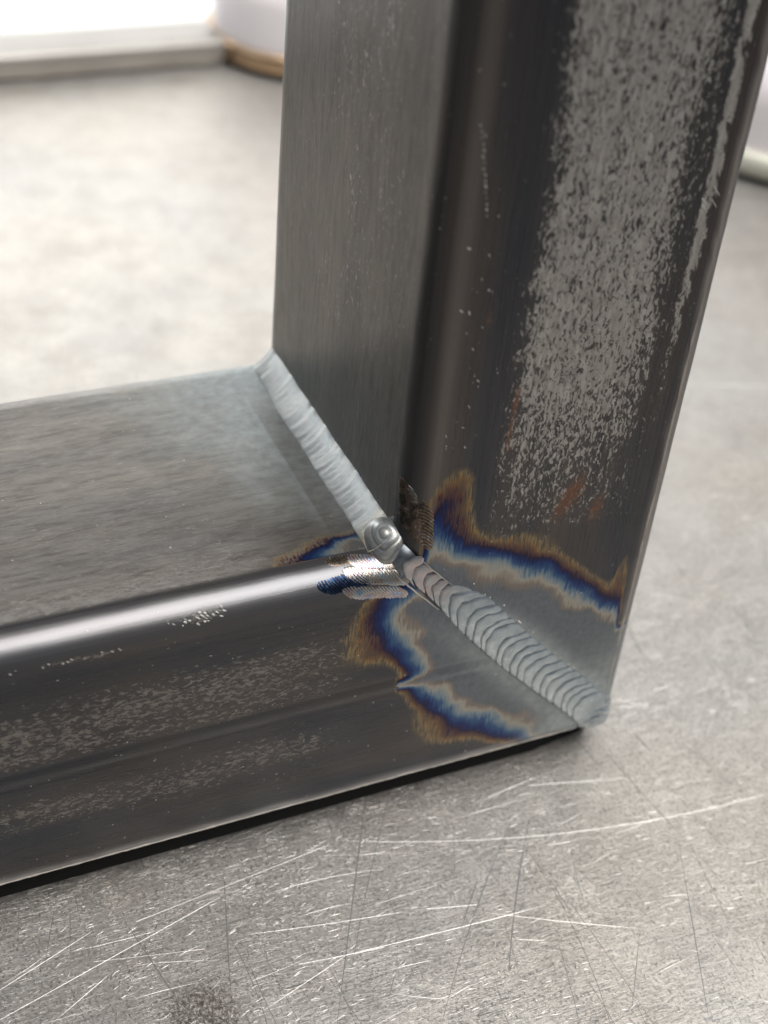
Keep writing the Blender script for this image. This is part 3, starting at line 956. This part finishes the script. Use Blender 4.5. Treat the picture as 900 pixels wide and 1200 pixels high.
def stroke(tube, Pa, Pb, width, mat, pitch=0.62, amp=0.10, skew=0.5, base=0.03, ragged=0.12):
    a, b = np.array(surf_point(tube, Pa)), np.array(surf_point(tube, Pb))
    d = b - a
    L = np.linalg.norm(d)
    d = d / L
    nn = np.array([-d[1], d[0]])
    nu, nv = max(24, int(L / 0.10)), 18
    t = np.linspace(-width / 2, L + width / 2, nu)
    hw = np.where(t < 0, np.sqrt(np.maximum((width / 2) ** 2 - t ** 2, 0)), np.where(t > L, np.sqrt(np.maximum((width / 2) ** 2 - (t - L) ** 2, 0)), width / 2))
    hw = hw * (1 + 0.07 * np.cos(t / pitch * 2 * math.pi) + ragged * vnoise(t / 0.35, t * 0 + Pa[0], 41)) + 0.01
    k = np.linspace(-1, 1, nv)
    T, K = np.meshgrid(t, k, indexing='ij')
    Hw = hw[:, None] * np.ones_like(K)
    A = a[0] + d[0] * T + nn[0] * K * Hw
    B = a[1] + d[1] * T + nn[1] * K * Hw
    phase = (T + skew * K * width * 0.5 - 0.35 * width * (K ** 2) * 0.5) / pitch * 2 * math.pi
    rid = 0.5 + 0.5 * np.cos(phase)
    off = base * 0.6 + amp * 0.8 * rid * (1 - K ** 2) - (np.abs(K) > 0.98) * 0.06
    P = surf(tube, A, B, 0.0)
    y, q, ny, nq = prof(tube, A)
    P[..., 1] += ny * off
    if tube == 'h': P[..., 2] += nq * off
    else: P[..., 0] -= nq * off
    m = mesh("ripple_mark", P.reshape(-1, 3), grid_faces(nu, nv, flip=True), mat, tube_h if tube == 'h' else tube_v, True, dict(crease=((1 - rid) ** 3).ravel()))
    me = m.data
    # orientation check: outward normal
    cidx = (nu // 2) * nv + nv // 2
    nv_ = Vector(me.vertices[cidx].normal)
    out = Vector((0, ny.ravel()[cidx], nq.ravel()[cidx])) if tube == 'h' else Vector((-nq.ravel()[cidx], ny.ravel()[cidx], 0))
    if nv_.dot(out) < 0: me.flip_normals()
    return m


stroke('h', (-62.6, 1.0, 51.9), (-57.0, 1.1, 52.2), 2.9, M_MARK_BLUE, 0.55, 0.12, 0.1)
stroke('h', (-60.6, 4.3, 54.2), (-56.6, 3.9, 54.1), 2.2, M_MARK_DARK, 0.5, 0.10, 0.4)
stroke('h', (-58.2, 0.3, 50.2), (-50.6, 0.05, 48.6), 3.0, M_MARK_PALE, 0.5, 0.13, 0.5)
stroke('h', (-57.6, 1.6, 52.7), (-50.9, 0.7, 51.2), 3.4, M_MARK_PALE, 0.5, 0.13, 0.5, base=0.05)
stroke('h', (-56.6, 3.4, 53.9), (-52.2, 2.4, 53.3), 3.0, M_MARK_PALE, 0.5, 0.13, 0.5, base=0.07)
stroke('v', (-49.8, 3.9, 67.0), (-49.3, 3.1, 60.6), 2.7, M_MARK_DARK, 0.62, 0.22, 0.6)
stroke('v', (-49.0, 2.5, 66.0), (-48.0, 1.3, 59.2), 2.9, M_MARK_DARK, 0.62, 0.22, 0.6, base=0.06)
stroke('v', (-46.9, 0.5, 63.8), (-46.6, 0.4, 58.0), 2.8, M_MARK_DARK, 0.62, 0.22, -0.4, base=0.04)

# ---------------------------------------------------------------- chips, nicks and dust on the tubes (uncountable)
def flakes():
    V, F = [], []
    def add(tube, P, size, stretch, ang):
        s, l = surf_point(tube, P)
        n = random.randint(5, 7)
        base = len(V)
        pts = []
        for i in range(n):
            th = 2 * math.pi * i / n
            r = size * random.uniform(0.5, 1.0)
            a, b = r * math.cos(th) * stretch, r * math.sin(th)
            pts.append((s + a * math.cos(ang) - b * math.sin(ang), l + a * math.sin(ang) + b * math.cos(ang)))
        sa = np.array([p[0] for p in pts] + [s]); la = np.array([p[1] for p in pts] + [l])
        Pp = surf(tube, sa, la, 0.0)
        y, q, ny, nq = prof(tube, sa)
        offs = np.array([0.10] * n + [0.17])
        Pp[:, 1] += ny * offs
        if tube == 'h': Pp[:, 2] += nq * offs
        else: Pp[:, 0] -= nq * offs
        for p in Pp: V.append(tuple(p))
        for i in range(n):
            F.append((base + n, base + i, base + (i + 1) % n))
    # chain of chips down the rounded edge of the upright
    for i in range(16):
        t = i / 15
        add('v', (-46.3 + 2.6 * t + random.uniform(-.15, .15), 0.2 * (1 - t), 127 - 13 * t), random.uniform(0.12, 0.34), 1.0, random.uniform(0, 3))
    # bright nick on the right of the upright
    for i in range(9):
        add('v', (-8.0 + random.uniform(-.5, .5), 0, 111.2 + random.uniform(-.9, .9)), random.uniform(0.15, 0.4), 2.0, random.uniform(-.5, .5))
    for dz in (0, 1.9):
        add('v', (-6.4, 0, 113.4 - dz), 0.16, 7.0, 0.1)
    for _ in range(70):
        add('v', (random.uniform(-45, -2), 0, random.uniform(48, 140)), random.uniform(0.04, 0.12), random.uniform(1, 2), random.uniform(0, 3))
    for _ in range(26):
        add('v', (random.uniform(-46, -41), 0.05, random.uniform(75, 110)), random.uniform(0.06, 0.2), random.uniform(1, 2.5), random.uniform(0, 3))
    for _ in range(90):
        add('h', (random.uniform(-125, -60), 0, random.uniform(6, 48)), random.uniform(0.04, 0.12), random.uniform(1, 2), random.uniform(0, 3))
    for _ in range(22):
        add('h', (random.gauss(-83, 2.5), 0.8, 51.6 + random.gauss(0, .5)), random.uniform(0.1, 0.3), 1.5, random.uniform(0, 3))
    for _ in range(14):
        add('h', (random.gauss(-104, 5), 0.1, 49.6 + random.gauss(0, .2)), random.uniform(0.1, 0.26), 1.2, random.uniform(0, 3))
    m = mesh("dust_flakes", V, F, M_FLAKE, frame, False)
    return tag(m, kind='stuff')


flakes()

# spatter beads along the toes of the two welds
def spatter(points):
    V, F = [], []
    for (x, y, z, r) in points:
        bm = bmesh.new()
        bmesh.ops.create_icosphere(bm, subdivisions=2, radius=1.0)
        base = len(V)
        for vtx in bm.verts:
            V.append((x + vtx.co.x * r * random.uniform(.85, 1.1), y + vtx.co.y * r, z + vtx.co.z * r * random.uniform(.85, 1.1)))
        for fc in bm.faces: F.append(tuple(base + q.index for q in fc.verts))
        bm.free()
    return tag(mesh("weld_spatter", V, F, M_BRIGHT, frame, True), kind='stuff')


pts = []
for _ in range(18):
    u_ = random.uniform(10, 52)
    c = FA + axis * u_ + nrm * (4.3 + random.gauss(0, .25))
    pts.append((c[0], 0.05, c[1], random.uniform(0.08, 0.24)))
for _ in range(12):
    pts.append((-49.9, random.uniform(8, 34), 58.3 + random.gauss(0, .12), random.uniform(0.1, 0.2)))
spatter(pts)

# ---------------------------------------------------------------- blurred round things behind the upright
def lathe(name, prof_pts, mat, parent, seg=64):
    P = np.array(prof_pts, float)
    th = np.linspace(0, 2 * math.pi, seg + 1)[:-1]
    Rg, Tg = np.meshgrid(np.arange(len(P)), th, indexing='ij')
    r, z = P[Rg, 0], P[Rg, 1]
    V = np.stack([r * np.cos(Tg), r * np.sin(Tg), z], -1).reshape(-1, 3)
    o = mesh(name, V, grid_faces(len(P), seg, wrap=True), mat, parent, True)
    return o


M_COPPER = simple("copper_rim", (0.42, 0.29, 0.18), 0.28, 0.9, 0.15, 0.05)
M_CREAM = simple("cream_rim", (0.70, 0.69, 0.58), 0.4, 0.2, 0.1, 0.05)
M_PINK = simple("pink_white_ware", (0.88, 0.82, 0.82), 0.45, 0.0, 0.05, 0.02)
M_DARK = simple("dark_underside", (0.10, 0.09, 0.07), 0.6, 0.2, 0.1, 0.05)


def dish(name, loc, rad, rim_h, body_h, rimmat, label):
    t = empty(name, (loc[0] * MM, loc[1] * MM, TZ * MM))
    tag(t, label, "dish")
    lathe("foot", [(0.01, 0.05), (rad * .93, 0.05), (rad * .95, 1.8), (rad * .9, 2.2)], M_DARK, t)
    lathe("rim", [(rad * .85, 2.0), (rad * .96, 2.0), (rad, 3.0), (rad, rim_h - 1.2), (rad * .97, rim_h), (rad * .90, rim_h)], rimmat, t)
    lathe("body", [(rad * .92, rim_h - .6), (rad * .90, rim_h + body_h * .5), (rad * .84, rim_h + body_h), (rad * .6, rim_h + body_h + 2), (0.01, rim_h + body_h + 2.5)], M_PINK, t)
    return t


dish("copper_rimmed_dish", (74, 358), 38, 9, 30, M_COPPER, "blurred pinkish white dish with a copper coloured rim at the end of the grey bar")
dish("cream_rimmed_dish", (212, 236), 42, 10, 30, M_CREAM, "blurred pinkish white dish with a cream rim standing right of the upright tube")
